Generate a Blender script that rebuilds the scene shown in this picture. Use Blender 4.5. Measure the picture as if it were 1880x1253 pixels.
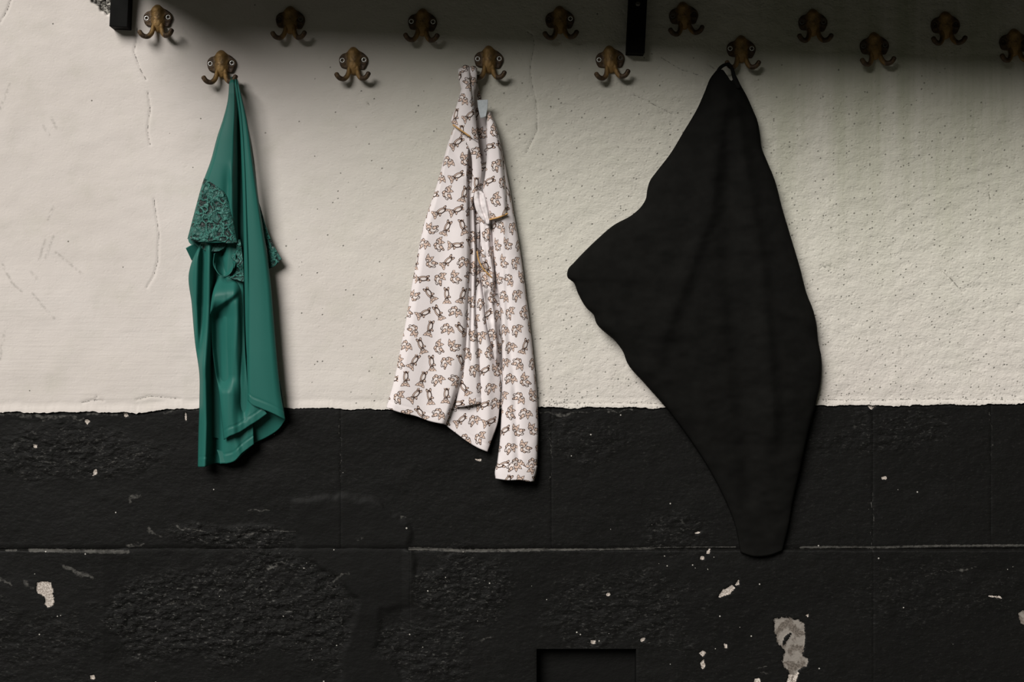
import bpy, math, random
import numpy as np
from mathutils import Vector

# ------------------------------------------------------------------ scene, camera, light
for o in list(bpy.data.objects):
    bpy.data.objects.remove(o)
scene = bpy.context.scene
COL = scene.collection
W, H = 1880.0, 1253.0
DIST = 2.61                     # camera to wall, metres (50 mm lens)
Z0 = 0.55                       # height of the frame's lower edge on the wall
CZ = Z0 + H / 2000.0            # camera height

cam = bpy.data.cameras.new('camera')
cam.sensor_width = 36.0
cam.lens = 36.0 * DIST / (W / 1000.0)
cam.clip_start = 0.05
camo = bpy.data.objects.new('camera', cam)
camo.location = (0, -DIST, CZ)
camo.rotation_euler = (math.pi / 2, 0, 0)
COL.objects.link(camo)
scene.camera = camo

world = bpy.data.worlds.new('overcast_sky')
scene.world = world
world.use_nodes = True
bg = world.node_tree.nodes['Background']
bg.inputs['Color'].default_value = (0.84, 0.93, 0.55, 1)
bg.inputs['Strength'].default_value = 0.036

sun = bpy.data.lights.new('veiled_sun', 'SUN')
sun.energy = 4.05
sun.angle = math.radians(33)
sun.color = (1.0, 0.972, 0.93)
suno = bpy.data.objects.new('veiled_sun', sun)
suno.rotation_euler = Vector((0.56, 1.0, -0.74)).to_track_quat('-Z', 'Y').to_euler()
suno.location = (-2, -3, 4)
COL.objects.link(suno)

vs = scene.view_settings
vs.view_transform = 'Standard'
vs.look = 'None'
vs.exposure = 0.0
vs.gamma = 1.0
vs.use_curve_mapping = False

random.seed(4)
rng = np.random.default_rng(4)


# ------------------------------------------------------------------ helpers
def P(px, py, d=0.0):
    """wall pixel (1 px = 1 mm on the wall) and stand-off d in mm -> world metres"""
    px = np.asarray(px, float); py = np.asarray(py, float); d = np.asarray(d, float) / 1000.0
    k = (DIST - d) / DIST
    x = (px - W / 2) / 1000.0 * k
    z = CZ + (H / 2 - py) / 1000.0 * k
    return np.stack([x, -d + 0 * x, z], -1)


def mesh_np(name, V, F, mat=None, parent=None, smooth=True, uv=None, attrs=None, mats=None, midx=None):
    V = np.ascontiguousarray(V, np.float32).reshape(-1, 3)
    F = np.ascontiguousarray(F, np.int32)
    me = bpy.data.meshes.new(name)
    me.vertices.add(len(V)); me.vertices.foreach_set('co', V.ravel())
    n = F.shape[1]
    me.loops.add(F.size); me.loops.foreach_set('vertex_index', F.ravel())
    me.polygons.add(len(F))
    me.polygons.foreach_set('loop_start', np.arange(0, F.size, n, dtype=np.int32))
    if mats:
        for m in mats: me.materials.append(m)
    elif mat: me.materials.append(mat)
    if midx is not None: me.polygons.foreach_set('material_index', np.asarray(midx, np.int32))
    me.polygons.foreach_set('use_smooth', np.full(len(F), smooth))
    me.update(calc_edges=True)
    if uv is not None:
        l = me.uv_layers.new(name='UVMap')
        l.data.foreach_set('uv', np.ascontiguousarray(uv.reshape(-1, 2)[F.ravel()], np.float32).ravel())
    for k, a in (attrs or {}).items():
        at = me.attributes.new(k, 'FLOAT', 'POINT')
        at.data.foreach_set('value', np.ascontiguousarray(a, np.float32).ravel())
    me.validate()
    o = bpy.data.objects.new(name, me)
    COL.objects.link(o)
    if parent is not None: o.parent = parent
    return o


def grid_faces(nr, nc, flip=False):
    i = np.arange(nr * nc).reshape(nr, nc)
    a, b, c, d = i[:-1, :-1], i[1:, :-1], i[1:, 1:], i[:-1, 1:]
    q = np.stack([a, b, c, d], -1).reshape(-1, 4)
    return q[:, ::-1] if flip else q


def empty(name, loc, label=None, cat=None, group=None):
    o = bpy.data.objects.new(name, None)
    o.empty_display_size = 0.03
    o.location = loc
    COL.objects.link(o)
    tag(o, label, cat, group)
    return o


def tag(o, label=None, cat=None, group=None, kind=None):
    if label: o['label'] = label
    if cat: o['category'] = cat
    if group: o['group'] = group
    if kind: o['kind'] = kind
    return o


def adopt(o, parent):
    """parent a mesh built in world coordinates"""
    o.parent = parent
    q = parent
    while q is not None:
        o.location = Vector(o.location) - Vector(q.location)
        q = q.parent
    return o


def hash2(ix, iy, seed):
    n = (ix.astype(np.int64) * 374761393 + iy.astype(np.int64) * 668265263 + seed * 1442695041) & 0xFFFFFFFF
    n = ((n ^ (n >> 13)) * 1274126177) & 0xFFFFFFFF
    n = n ^ (n >> 16)
    return (n & 0xFFFF) / 65535.0


def vnoise(x, y, seed=0):
    x, y = np.broadcast_arrays(np.asarray(x, float), np.asarray(y, float))
    ix = np.floor(x); iy = np.floor(y)
    fx = x - ix; fy = y - iy
    fx = fx * fx * (3 - 2 * fx); fy = fy * fy * (3 - 2 * fy)
    a = hash2(ix, iy, seed); b = hash2(ix + 1, iy, seed)
    c = hash2(ix, iy + 1, seed); d = hash2(ix + 1, iy + 1, seed)
    return (a * (1 - fx) + b * fx) * (1 - fy) + (c * (1 - fx) + d * fx) * fy - 0.5


def fbm(x, y, seed=0, oct=4, gain=0.5):
    s = 0; a = 1.0
    for k in range(oct):
        s = s + a * vnoise(x * 2 ** k + 17.3 * k, y * 2 ** k - 9.1 * k, seed + k); a *= gain
    return s


def sstep(a, b, x):
    t = np.clip((x - a) / (b - a), 0, 1)
    return t * t * (3 - 2 * t)


def polydist(px, py, pts):
    d = np.full(np.broadcast(px, py).shape, 1e9)
    for (x0, y0), (x1, y1) in zip(pts[:-1], pts[1:]):
        vx, vy = x1 - x0, y1 - y0
        L2 = vx * vx + vy * vy + 1e-9
        t = np.clip(((px - x0) * vx + (py - y0) * vy) / L2, 0, 1)
        d = np.minimum(d, np.hypot(px - x0 - t * vx, py - y0 - t * vy))
    return d


def polysdf(px, py, pts):
    """negative inside the closed polygon"""
    c = list(pts) + [pts[0]]
    d = polydist(px, py, c)
    ins = np.zeros(d.shape, bool)
    for (x0, y0), (x1, y1) in zip(c[:-1], c[1:]):
        cond = ((y0 > py) != (y1 > py)) & (px < (x1 - x0) * (py - y0) / (y1 - y0 + 1e-12) + x0)
        ins ^= cond
    return np.where(ins, -d, d)


def crspline(pts, t):
    """centripetal-ish smooth curve through pts, t in 0..1 by chord length"""
    pts = np.asarray(pts, float)
    if len(pts) == 2:
        return pts[0] + (pts[1] - pts[0]) * np.asarray(t)[:, None]
    s = np.r_[0, np.cumsum(np.linalg.norm(np.diff(pts, axis=0), axis=1))]
    s /= s[-1]
    m = np.zeros_like(pts)
    for i in range(len(pts)):
        if i == 0: m[i] = (pts[1] - pts[0]) / (s[1] - s[0])
        elif i == len(pts) - 1: m[i] = (pts[-1] - pts[-2]) / (s[-1] - s[-2])
        else:
            h0, h1 = s[i] - s[i - 1], s[i + 1] - s[i]
            m[i] = ((pts[i] - pts[i - 1]) / h0 * h1 + (pts[i + 1] - pts[i]) / h1 * h0) / (h0 + h1)
    t = np.clip(np.asarray(t, float), 0, 1)
    k = np.clip(np.searchsorted(s, t, side='right') - 1, 0, len(pts) - 2)
    h = (s[k + 1] - s[k])[:, None]; f = ((t - s[k]) / (s[k + 1] - s[k]))[:, None]
    return ((2 * f**3 - 3 * f**2 + 1) * pts[k] + (f**3 - 2 * f**2 + f) * h * m[k]
            + (-2 * f**3 + 3 * f**2) * pts[k + 1] + (f**3 - f**2) * h * m[k + 1])


def tube(name, pts, radii, mat, parent=None, seg=12, world=False, res=6, flat=1.0, caps=True):
    """round bar along pts [(px,py,d)] in wall pixels/mm, or world points"""
    n = (len(pts) - 1) * res + 1
    t = np.linspace(0, 1, n)
    c = crspline(pts, t)
    r = np.interp(t, np.linspace(0, 1, len(radii)), radii)
    C = c if world else P(c[:, 0], c[:, 1], c[:, 2])
    rr = r if world else r / 1000.0
    V = []
    up = np.array([0, -1.0, 0])
    for i in range(n):
        a = C[min(i + 1, n - 1)] - C[max(i - 1, 0)]; a /= np.linalg.norm(a) + 1e-12
        b = np.cross(a, up); b /= np.linalg.norm(b) + 1e-9
        e = np.cross(b, a)
        for k in range(seg):
            th = 2 * math.pi * k / seg
            V.append(C[i] + rr[i] * (math.cos(th) * b + flat * math.sin(th) * e))
    F = []
    for i in range(n - 1):
        for k in range(seg):
            k2 = (k + 1) % seg
            F.append((i * seg + k, i * seg + k2, (i + 1) * seg + k2, (i + 1) * seg + k))
    if caps:
        for i, s in ((0, 1), (n - 1, -1)):
            base = i * seg
            a = C[min(i + 1, n - 1)] - C[max(i - 1, 0)]; a /= np.linalg.norm(a)
            ring0 = len(V)
            for k in range(seg):
                V.append(C[i] + (V[base + k] - C[i]) * 0.6 - s * a * rr[i] * 0.45)
            V.append(C[i] - s * a * rr[i] * 0.6)
            for k in range(seg):
                k2 = (k + 1) % seg
                q = (base + k, ring0 + k, ring0 + k2, base + k2)
                F.append(q if s > 0 else q[::-1])
                q = (ring0 + k, ring0 + seg, ring0 + seg, ring0 + k2)
                tri = (ring0 + k, ring0 + seg, ring0 + k2)
                F.append(tri if s > 0 else tri[::-1])
    me = bpy.data.meshes.new(name)
    me.from_pydata([tuple(v) for v in V], [], F)
    me.materials.append(mat)
    me.polygons.foreach_set('use_smooth', [True] * len(me.polygons))
    me.update()
    o = bpy.data.objects.new(name, me)
    COL.objects.link(o)
    return o if parent is None else adopt(o, parent)


def boxes(name, bs, mat, bevel=0.002):
    """one mesh of bevelled boxes given as (x0,x1,y0,y1,z0,z1) in metres"""
    V = []; F = []
    for x0, x1, y0, y1, z0, z1 in bs:
        b = len(V)
        V += [(x0, y0, z0), (x1, y0, z0), (x1, y1, z0), (x0, y1, z0), (x0, y0, z1), (x1, y0, z1), (x1, y1, z1), (x0, y1, z1)]
        F += [tuple(b + i for i in f) for f in ((0, 3, 2, 1), (4, 5, 6, 7), (0, 1, 5, 4), (1, 2, 6, 5), (2, 3, 7, 6), (3, 0, 4, 7))]
    me = bpy.data.meshes.new(name); me.from_pydata(V, [], F); me.materials.append(mat); me.update()
    o = bpy.data.objects.new(name, me); COL.objects.link(o)
    if bevel:
        m = o.modifiers.new('bevel', 'BEVEL'); m.width = bevel; m.segments = 2
    return o


# ------------------------------------------------------------------ materials
class NT:
    def __init__(self, name):
        self.m = bpy.data.materials.new(name); self.m.use_nodes = True
        self.t = self.m.node_tree; self.b = self.t.nodes['Principled BSDF']

    def n(self, typ, props=None, ins=None):
        nd = self.t.nodes.new(typ)
        for k, v in (props or {}).items(): setattr(nd, k, v)
        for k, v in (ins or {}).items(): self.set(nd.inputs[k], v)
        return nd

    def set(self, sock, v):
        if isinstance(v, bpy.types.NodeSocket): self.t.links.new(v, sock)
        else:
            if sock.type == 'RGBA' and not hasattr(v, '__len__'): v = (v, v, v, 1)
            elif sock.type == 'RGBA' and len(v) == 3: v = (*v, 1)
            sock.default_value = v

    def math(self, op, a, b=0.0, c=0.0, clamp=False):
        nd = self.n('ShaderNodeMath', {'operation': op, 'use_clamp': clamp}, {0: a, 1: b, 2: c})
        return nd.outputs[0]

    def vmath(self, op, a, b=(0, 0, 0), out=0):
        nd = self.n('ShaderNodeVectorMath', {'operation': op}, {0: a})
        if op not in ('LENGTH', 'ABSOLUTE', 'FLOOR', 'FRACTION', 'NORMALIZE'): self.set(nd.inputs[1], b)
        return nd.outputs[1 if op in ('LENGTH', 'DOT_PRODUCT', 'DISTANCE') else 0]

    def mix(self, f, a, b):
        nd = self.n('ShaderNodeMix', {'data_type': 'RGBA'})
        self.set(nd.inputs[0], f); self.set(nd.inputs[6], a); self.set(nd.inputs[7], b)
        return nd.outputs[2]

    def ramp(self, x, a, b, lo=0.0, hi=1.0):
        nd = self.n('ShaderNodeMapRange', {'interpolation_type': 'SMOOTHSTEP'}, {0: x, 1: a, 2: b, 3: lo, 4: hi})
        return nd.outputs[0]

    def pos(self): return self.n('ShaderNodeTexCoord').outputs['Object']

    def mapping(self, v, loc=(0, 0, 0), rot=(0, 0, 0), scale=(1, 1, 1), typ='POINT'):
        nd = self.n('ShaderNodeMapping', {'vector_type': typ}, {'Vector': v, 'Location': loc, 'Rotation': rot, 'Scale': scale})
        return nd.outputs[0]

    def noise(self, v, scale, detail=4, rough=0.5, col=False):
        nd = self.n('ShaderNodeTexNoise', None, {'Vector': v, 'Scale': scale, 'Detail': detail, 'Roughness': rough})
        return nd.outputs[1 if col else 0]

    def voro(self, v, scale, feature='F1', out='Distance', rand=1.0):
        nd = self.n('ShaderNodeTexVoronoi', {'feature': feature}, {'Vector': v, 'Scale': scale, 'Randomness': rand})
        return nd.outputs[out]

    def attr(self, name):
        return self.n('ShaderNodeAttribute', {'attribute_name': name}).outputs['Fac']

    def bump(self, h, strength=0.5, dist=0.001, normal=None):
        nd = self.n('ShaderNodeBump', None, {'Height': h, 'Strength': strength, 'Distance': dist})
        if normal is not None: self.set(nd.inputs['Normal'], normal)
        return nd.outputs[0]

    def out(self, **k):
        for a, v in k.items():
            self.set(self.b.inputs[a.replace('_', ' ')], v)
        return self.m


def mat_plaster():
    t = NT('old_white_plaster'); p = t.pos()
    sep = t.n('ShaderNodeSeparateXYZ', None, {0: p}); X, Z = sep.outputs[0], sep.outputs[2]
    n1 = t.noise(p, 3.0, 5, 0.6); n2 = t.noise(p, 14.0, 5, 0.6)
    base = t.mix(t.ramp(n1, 0.3, 0.7), (0.610, 0.558, 0.520), (0.660, 0.608, 0.575))
    base = t.mix(t.math('MULTIPLY', t.ramp(n2, 0.48, 0.75), 0.35), base, (0.50, 0.475, 0.41))
    # grey-green shade tint put into the colour: right two thirds, stronger upward
    shade_tint = t.ramp(t.math('ADD', X, t.math('MULTIPLY', t.math('SUBTRACT', n1, 0.5), 0.5)), -0.55, 0.0)
    shade_tint = t.math('MULTIPLY', shade_tint, t.ramp(t.math('ADD', Z, t.math('MULTIPLY', t.math('SUBTRACT', n1, 0.5), 0.6)), 0.95, 1.45, 0.25, 1.0))
    base = t.mix(t.math('MULTIPLY', shade_tint, 0.60), base, (0.525, 0.520, 0.435))
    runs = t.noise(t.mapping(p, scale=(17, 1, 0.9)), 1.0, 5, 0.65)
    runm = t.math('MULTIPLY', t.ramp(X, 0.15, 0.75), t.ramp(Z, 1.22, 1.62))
    base = t.mix(t.math('MULTIPLY', t.math('MULTIPLY', t.ramp(runs, 0.30, 0.72), runm), 0.85), base, (0.36, 0.37, 0.265))  # stain streaks, deepened to carry the olive tint of the shade
    # fine black specks
    vd = t.voro(p, 70.0); vc = t.n('ShaderNodeSeparateColor', None, {0: t.voro(p, 70.0, out='Color')}).outputs[0]
    spk = t.math('MULTIPLY', t.math('LESS_THAN', vd, 0.11), t.math('GREATER_THAN', vc, 0.965))
    base = t.mix(t.math('MULTIPLY', spk, 0.75), base, (0.08, 0.075, 0.06))
    # scuffs and cracks (distances in mm)
    sn = t.noise(p, 160.0, 3)
    sc = t.math('MULTIPLY', t.ramp(t.attr('scuff'), 4.5, 0.0), t.ramp(sn, 0.35, 0.65))
    base = t.mix(t.math('MULTIPLY', sc, 0.42), base, (0.22, 0.205, 0.18))
    cn = t.math('MULTIPLY', t.math('SUBTRACT', t.noise(p, 220.0, 3), 0.45), 3.2)
    cd = t.math('ADD', t.attr('crack'), cn)
    cr = t.ramp(cd, 1.0, 0.25)
    base = t.mix(t.math('MULTIPLY', cr, 0.55), base, (0.10, 0.095, 0.08))
    # broken hole by the bracket, bare lower edge
    hole = t.attr('hole')
    base = t.mix(t.ramp(t.math('ADD', hole, t.math('MULTIPLY', t.math('SUBTRACT', sn, .5), .35)), 0.4, 0.5), base,
                 t.mix(t.ramp(t.noise(p, 300.0, 3), .45, .6), (0.05, 0.045, 0.04), (0.40, 0.38, 0.34)))
    pits = t.attr('pits')
    pv = t.voro(p, 210.0); pc = t.n('ShaderNodeSeparateColor', None, {0: t.voro(p, 210.0, out='Color')}).outputs[0]
    pitm = t.math('MULTIPLY', t.ramp(pv, 0.42, 0.12), t.math('LESS_THAN', pc, pits))
    base = t.mix(t.math('MULTIPLY', pitm, 0.60), base, (0.14, 0.135, 0.11))
    # relief
    rough_side = t.ramp(X, -0.55, 0.35, 0.22, 1.0)
    h = t.math('ADD', t.math('MULTIPLY', t.noise(t.mapping(p, scale=(1, 1, 1.7)), 150.0, 4, 0.65), 1.0),
               t.math('MULTIPLY', t.noise(p, 28.0, 3), 1.3))
    h = t.math('SUBTRACT', h, t.math('MULTIPLY', t.ramp(t.voro(p, 120.0), 0.35, 0.08), 0.30))
    h = t.math('MULTIPLY', h, rough_side)
    strok = t.noise(t.mapping(p, rot=(0, math.radians(-10), 0), scale=(9, 1, 170)), 1.0, 3)
    h = t.math('ADD', h, t.math('MULTIPLY', t.math('MULTIPLY', strok, t.attr('stroke')), 0.3))
    h = t.math('SUBTRACT', h, t.math('ADD', t.math('MULTIPLY', cr, 0.6), t.math('MULTIPLY', pitm, 0.8)))
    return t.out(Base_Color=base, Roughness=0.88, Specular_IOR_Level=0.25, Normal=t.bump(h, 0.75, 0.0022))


def mat_blackpaint():
    t = NT('black_masonry_paint'); p = t.pos()
    rough = t.attr('rough'); wear = t.attr('wear'); chip = t.attr('chip'); tone = t.attr('tone')
    fn = t.noise(p, 170.0, 4, 0.65)
    base = t.mix(t.noise(p, 9.0, 4), (0.0030, 0.0029, 0.0026), (0.0048, 0.0046, 0.0041))
    w = t.ramp(t.math('ADD', wear, t.math('MULTIPLY', t.math('SUBTRACT', fn, 0.5), 1.3)), 0.45, 0.85)
    base = t.mix(t.math('MULTIPLY', w, t.ramp(t.noise(p, 75.0, 4, 0.7), 0.30, 0.62, 0.15, 0.85)), base, (0.095, 0.091, 0.083))
    # little grey glints on the crests of the render, painted into the colour
    glint_n = t.noise(t.mapping(p, scale=(0.8, 1, 1.9)), 150.0, 3, 0.7)
    glint_m = t.math('MULTIPLY', t.ramp(glint_n, 0.56, 0.72), rough)
    base = t.mix(t.math('MULTIPLY', glint_m, 0.6), base, (0.13, 0.126, 0.117))
    vd = t.voro(p, 55.0); vc = t.n('ShaderNodeSeparateColor', None, {0: t.voro(p, 55.0, out='Color')}).outputs[0]
    spk = t.math('MULTIPLY', t.math('LESS_THAN', vd, 0.075), t.math('GREATER_THAN', vc, 0.955))
    base = t.mix(spk, base, (0.40, 0.38, 0.35))
    c = t.ramp(t.math('ADD', chip, t.math('MULTIPLY', t.math('SUBTRACT', t.noise(p, 150.0, 5, 0.75), 0.5), 1.5)), 0.47, 0.53)
    cn = t.noise(p, 420.0, 3)
    pale = t.mix(t.ramp(cn, 0.40, 0.62), (0.30, 0.255, 0.22), (0.60, 0.54, 0.49))
    brown = t.mix(t.ramp(cn, 0.35, 0.65), (0.085, 0.072, 0.060), (0.17, 0.145, 0.125))
    two = t.ramp(t.noise(p, 34.0, 4, 0.6), 0.46, 0.54)
    brown = t.mix(t.math('MULTIPLY', two, 0.8), brown, (0.26, 0.235, 0.21))
    base = t.mix(c, base, t.mix(tone, pale, brown))
    sv = t.voro(p, 150.0); svc = t.n('ShaderNodeSeparateColor', None, {0: t.voro(p, 150.0, out='Color')}).outputs[0]
    sm = t.math('MULTIPLY', t.math('LESS_THAN', sv, t.math('MULTIPLY', svc, 0.24)), t.math('LESS_THAN', t.math('FRACT', t.math('MULTIPLY', svc, 7.3)), t.attr('speck')))
    base = t.mix(sm, base, (0.42, 0.40, 0.36))
    h = t.math('ADD', t.math('MULTIPLY', t.noise(t.mapping(p, scale=(0.75, 1, 1.5)), 120.0, 4, 0.62), t.math('ADD', 0.20, rough)),
               t.math('MULTIPLY', t.noise(p, 30.0, 3), 0.5))
    h = t.math('SUBTRACT', h, t.math('MULTIPLY', c, 0.35))
    return t.out(Base_Color=base, Roughness=t.mix(c, 0.62, 0.9), Specular_IOR_Level=0.14, Normal=t.bump(h, 0.9, 0.003))


def mat_simple(name, col, rough=0.6, metal=0.0, spec=0.4, var=0.0, scale=60.0, bump=0.0):
    t = NT(name); p = t.pos()
    base = (*col, 1)
    kw = {}
    if var:
        n = t.noise(p, scale, 4)
        base = t.mix(t.ramp(n, 0.3, 0.7), tuple(c * (1 - var) for c in col), tuple(min(1, c * (1 + var)) for c in col))
    if bump:
        kw['Normal'] = t.bump(t.noise(p, scale * 3, 3), bump, 0.001)
    return t.out(Base_Color=base, Roughness=rough, Metallic=metal, Specular_IOR_Level=spec, **kw)


def mat_rust():
    t = NT('rusty_brass'); p = t.pos()
    n = t.noise(p, 120.0, 5, 0.65); n2 = t.noise(p, 45.0, 3)
    sep = t.n('ShaderNodeSeparateXYZ', None, {0: p})
    mid = t.ramp(t.math('ABSOLUTE', sep.outputs[0]), 0.016, 0.006)
    f = t.math('ADD', t.math('MULTIPLY', mid, 0.40), t.math('MULTIPLY', n, 0.75))
    base = t.mix(t.ramp(f, 0.30, 0.85), (0.050, 0.029, 0.017), (0.36, 0.215, 0.075))
    base = t.mix(t.math('MULTIPLY', t.ramp(n2, 0.52, 0.7), 0.6), base, (0.075, 0.052, 0.036))
    return t.out(Base_Color=base, Metallic=0.35, Roughness=t.ramp(n, 0.3, 0.7, 0.38, 0.65), Normal=t.bump(n, 0.9, 0.0022))


def mat_satin():
    t = NT('green_satin'); p = t.pos()
    n = t.noise(t.mapping(p, scale=(3, 1, 1)), 9.0, 3)
    base = t.mix(n, (0.015, 0.102, 0.083), (0.020, 0.124, 0.103))
    weave = t.noise(t.mapping(p, scale=(1, 1, 1)), 900.0, 2)
    return t.out(Base_Color=base, Roughness=0.47, Specular_IOR_Level=0.17, Normal=t.bump(weave, 0.08, 0.0004))


def mat_lace():
    t = NT('green_lace'); p = t.pos()
    w = t.noise(p, 60.0, 3, col=True)
    pw = t.vmath('ADD', p, t.n('ShaderNodeVectorMath', {'operation': 'SCALE'}, {0: w, 'Scale': 0.022}).outputs[0])
    v = t.voro(pw, 62.0, 'DISTANCE_TO_EDGE'); v2 = t.voro(pw, 150.0, 'DISTANCE_TO_EDGE')
    cord = t.ramp(v, 0.13, 0.05); gap = t.ramp(v2, 0.02, 0.10)
    hol = t.math('MULTIPLY', t.ramp(v, 0.05, 0.16), t.math('SUBTRACT', 1.0, t.ramp(v, 0.24, 0.32)))
    hol = t.math('MULTIPLY', hol, t.ramp(t.noise(p, 55.0, 2), 0.44, 0.58))
    base = t.mix(cord, (0.018, 0.110, 0.090), (0.026, 0.155, 0.125))
    base = t.mix(t.math('MULTIPLY', t.math('SUBTRACT', 1.0, gap), 0.45), base, (0.008, 0.04, 0.034))
    base = t.mix(hol, base, (0.004, 0.012, 0.011))
    glint = t.math('GREATER_THAN', t.noise(p, 420.0, 2), 0.70)
    base = t.mix(t.math('MULTIPLY', glint, cord), base, (0.12, 0.32, 0.29))
    h = t.math('SUBTRACT', t.math('ADD', cord, t.math('MULTIPLY', gap, 0.4)), hol)
    return t.out(Base_Color=base, Roughness=0.55, Normal=t.bump(h, 0.9, 0.0018))


def mat_print(printed=True):
    """white cotton printed all over with small lying and sitting dogs"""
    t = NT('dog_print_cotton' if printed else 'plain_white_cotton'); p = t.pos()
    base = t.mix(t.noise(p, 30.0, 3), (0.715, 0.655, 0.655), (0.765, 0.705, 0.705))
    if printed:
        CELL = 31.0
        uv = t.n('ShaderNodeTexCoord').outputs['UV']           # in millimetres
        g = t.vmath('DIVIDE', uv, (CELL, CELL, 1))
        sp = t.n('ShaderNodeSeparateXYZ', None, {0: g})
        row = t.math('FLOOR', sp.outputs[1])
        gx = t.math('ADD', sp.outputs[0], t.math('MULTIPLY', t.math('MODULO', t.math('ABSOLUTE', row), 2.0), 0.5))
        ci = t.n('ShaderNodeCombineXYZ', None, {0: t.math('FLOOR', gx), 1: row, 2: 3.0}).outputs[0]
        wn = t.n('ShaderNodeTexWhiteNoise', {'noise_dimensions': '3D'}, {'Vector': ci})
        rc = t.n('ShaderNodeSeparateColor', None, {0: wn.outputs['Color']})
        r1, r2, r3 = rc.outputs[0], rc.outputs[1], rc.outputs[2]
        lx = t.math('MULTIPLY', t.math('SUBTRACT', t.math('FRACT', gx), 0.5), CELL)
        ly = t.math('MULTIPLY', t.math('SUBTRACT', t.math('FRACT', sp.outputs[1]), 0.5), CELL)
        lx = t.math('ADD', lx, t.math('MULTIPLY', t.math('SUBTRACT', r2, 0.5), 5.0))
        ly = t.math('ADD', ly, t.math('MULTIPLY', t.math('SUBTRACT', r3, 0.5), 5.0))
        lv = t.n('ShaderNodeCombineXYZ', None, {0: lx, 1: ly}).outputs[0]
        rot = t.n('ShaderNodeVectorRotate', {'rotation_type': 'Z_AXIS'}, {'Vector': t.vmath('MULTIPLY', lv, (0.92, 0.92, 1)), 'Angle': t.math('MULTIPLY', r1, 6.283)}).outputs[0]
        line = (0.048, 0.027, 0.020); tan = (0.66, 0.50, 0.42); pale = (0.735, 0.665, 0.645); dark = (0.40, 0.25, 0.18)
        # (kind, cx, cy, rotation, rx, ry, fill)
        sit = [('e', 8.6, 3.2, 30, 3.4, 1.8, tan), ('e', 8.2, -3.0, 20, 3.4, 2.3, pale), ('e', 2.0, -6.2, -10, 3.4, 2.1, tan), ('e', 3.0, -0.6, 15, 6.2, 4.9, pale),
               ('e', 5.4, 2.0, 35, 3.6, 2.5, tan), ('e', -2.4, -5.6, 25, 2.0, 3.2, tan),
               ('d', -8.6, 5.6, 26, 2.6, 4.8, tan), ('d', -1.9, 6.4, -24, 2.6, 4.8, tan), ('e', -5, 1.8, 5, 4.9, 4.2, tan),
               ('e', -5.4, -0.6, 0, 2.5, 2.1, pale), ('e', -5.6, 0.2, 0, 0.9, 0.7, line),
               ('e', -6.9, 2.8, 0, 0.5, 0.5, line), ('e', -3.6, 2.8, 0, 0.5, 0.5, line)]
        lie = [('e', 11, 2.8, 20, 3.4, 1.7, tan), ('e', 11, -2.4, -16, 3.6, 1.8, tan), ('e', 3, 0.2, 0, 8.6, 4.2, tan),
               ('e', 3.6, -0.4, 0, 6.4, 2.7, pale), ('e', -1.5, -4.2, 60, 2.6, 1.5, tan),
               ('d', -11, 4.6, 34, 2.5, 4.6, tan), ('d', -11, -4.0, 146, 2.5, 4.6, tan), ('e', -8.2, 0.3, 0, 4.3, 4.0, tan),
               ('e', -6.4, 0.2, 0, 1.9, 2.2, pale), ('e', -6.0, 0.2, 0, 0.7, 0.8, line),
               ('e', -9.2, 1.8, 0, 0.5, 0.5, line), ('e', -9.2, -1.4, 0, 0.5, 0.5, line)]

        def draw(parts, col):
            for kind, cx, cy, a, rx, ry, fill in parts:
                q = t.mapping(rot, (cx, cy, 0), (0, 0, math.radians(a)), (rx, ry, 1), 'TEXTURE')
                if kind == 'e': k = t.vmath('LENGTH', q)
                else: k = t.vmath('DOT_PRODUCT', t.vmath('ABSOLUTE', q), (1, 1, 0))
                col = t.mix(t.math('LESS_THAN', k, 1.0), col, fill)
                if fill is not line:
                    wdt = 0.47 / min(rx, ry)
                    col = t.mix(t.math('COMPARE', k, 1.0, wdt), col, line)
            return col
        a = draw(sit, base); b = draw(lie, base)
        base = t.mix(t.math('GREATER_THAN', wn.outputs['Value'], 0.62), a, b)
    weave = t.noise(p, 700.0, 2)
    h = t.math('ADD', t.math('MULTIPLY', weave, 0.15), t.math('MULTIPLY', t.noise(t.mapping(p, scale=(1.6, 1, 0.7)), 34.0, 3), 1.0))
    return t.out(Base_Color=base, Roughness=0.85, Specular_IOR_Level=0.2, Normal=t.bump(h, 0.25, 0.0018))


M = dict(
    plaster=mat_plaster(), black=mat_blackpaint(), rust=mat_rust(), satin=mat_satin(), lace=mat_lace(),
    printc=mat_print(True), cotton=mat_print(False),
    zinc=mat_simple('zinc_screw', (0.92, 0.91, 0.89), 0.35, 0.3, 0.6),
    slot=mat_simple('screw_slot_dark', (0.012, 0.011, 0.010), 0.8),  # near-black floor of the screw recesses
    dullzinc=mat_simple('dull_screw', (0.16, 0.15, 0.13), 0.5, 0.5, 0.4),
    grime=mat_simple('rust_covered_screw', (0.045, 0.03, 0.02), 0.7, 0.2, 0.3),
    iron=mat_simple('black_bracket_paint', (0.0045, 0.0045, 0.004), 0.7, 0.0, 0.08, 0.2, 40, 0.1),
    plank=mat_simple('dark_shelf_wood', (0.030, 0.026, 0.021), 0.8, 0.0, 0.3, 0.3, 20, 0.3),
    gold=mat_simple('gold_piping', (0.52, 0.30, 0.11), 0.6, 0.0, 0.3, 0.15, 300),
    tagw=mat_simple('label_ribbon', (0.40, 0.43, 0.45), 0.6, 0.0, 0.3, 0.08, 300),
    blackcloth=mat_simple('black_jersey', (0.0074, 0.0072, 0.0066), 0.95, 0.0, 0.03, 0.12, 40, 0.15),
    pavement=mat_simple('grey_pavement', (0.055, 0.053, 0.047), 0.9, 0.0, 0.3, 0.3, 6, 0.3),
)

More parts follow.
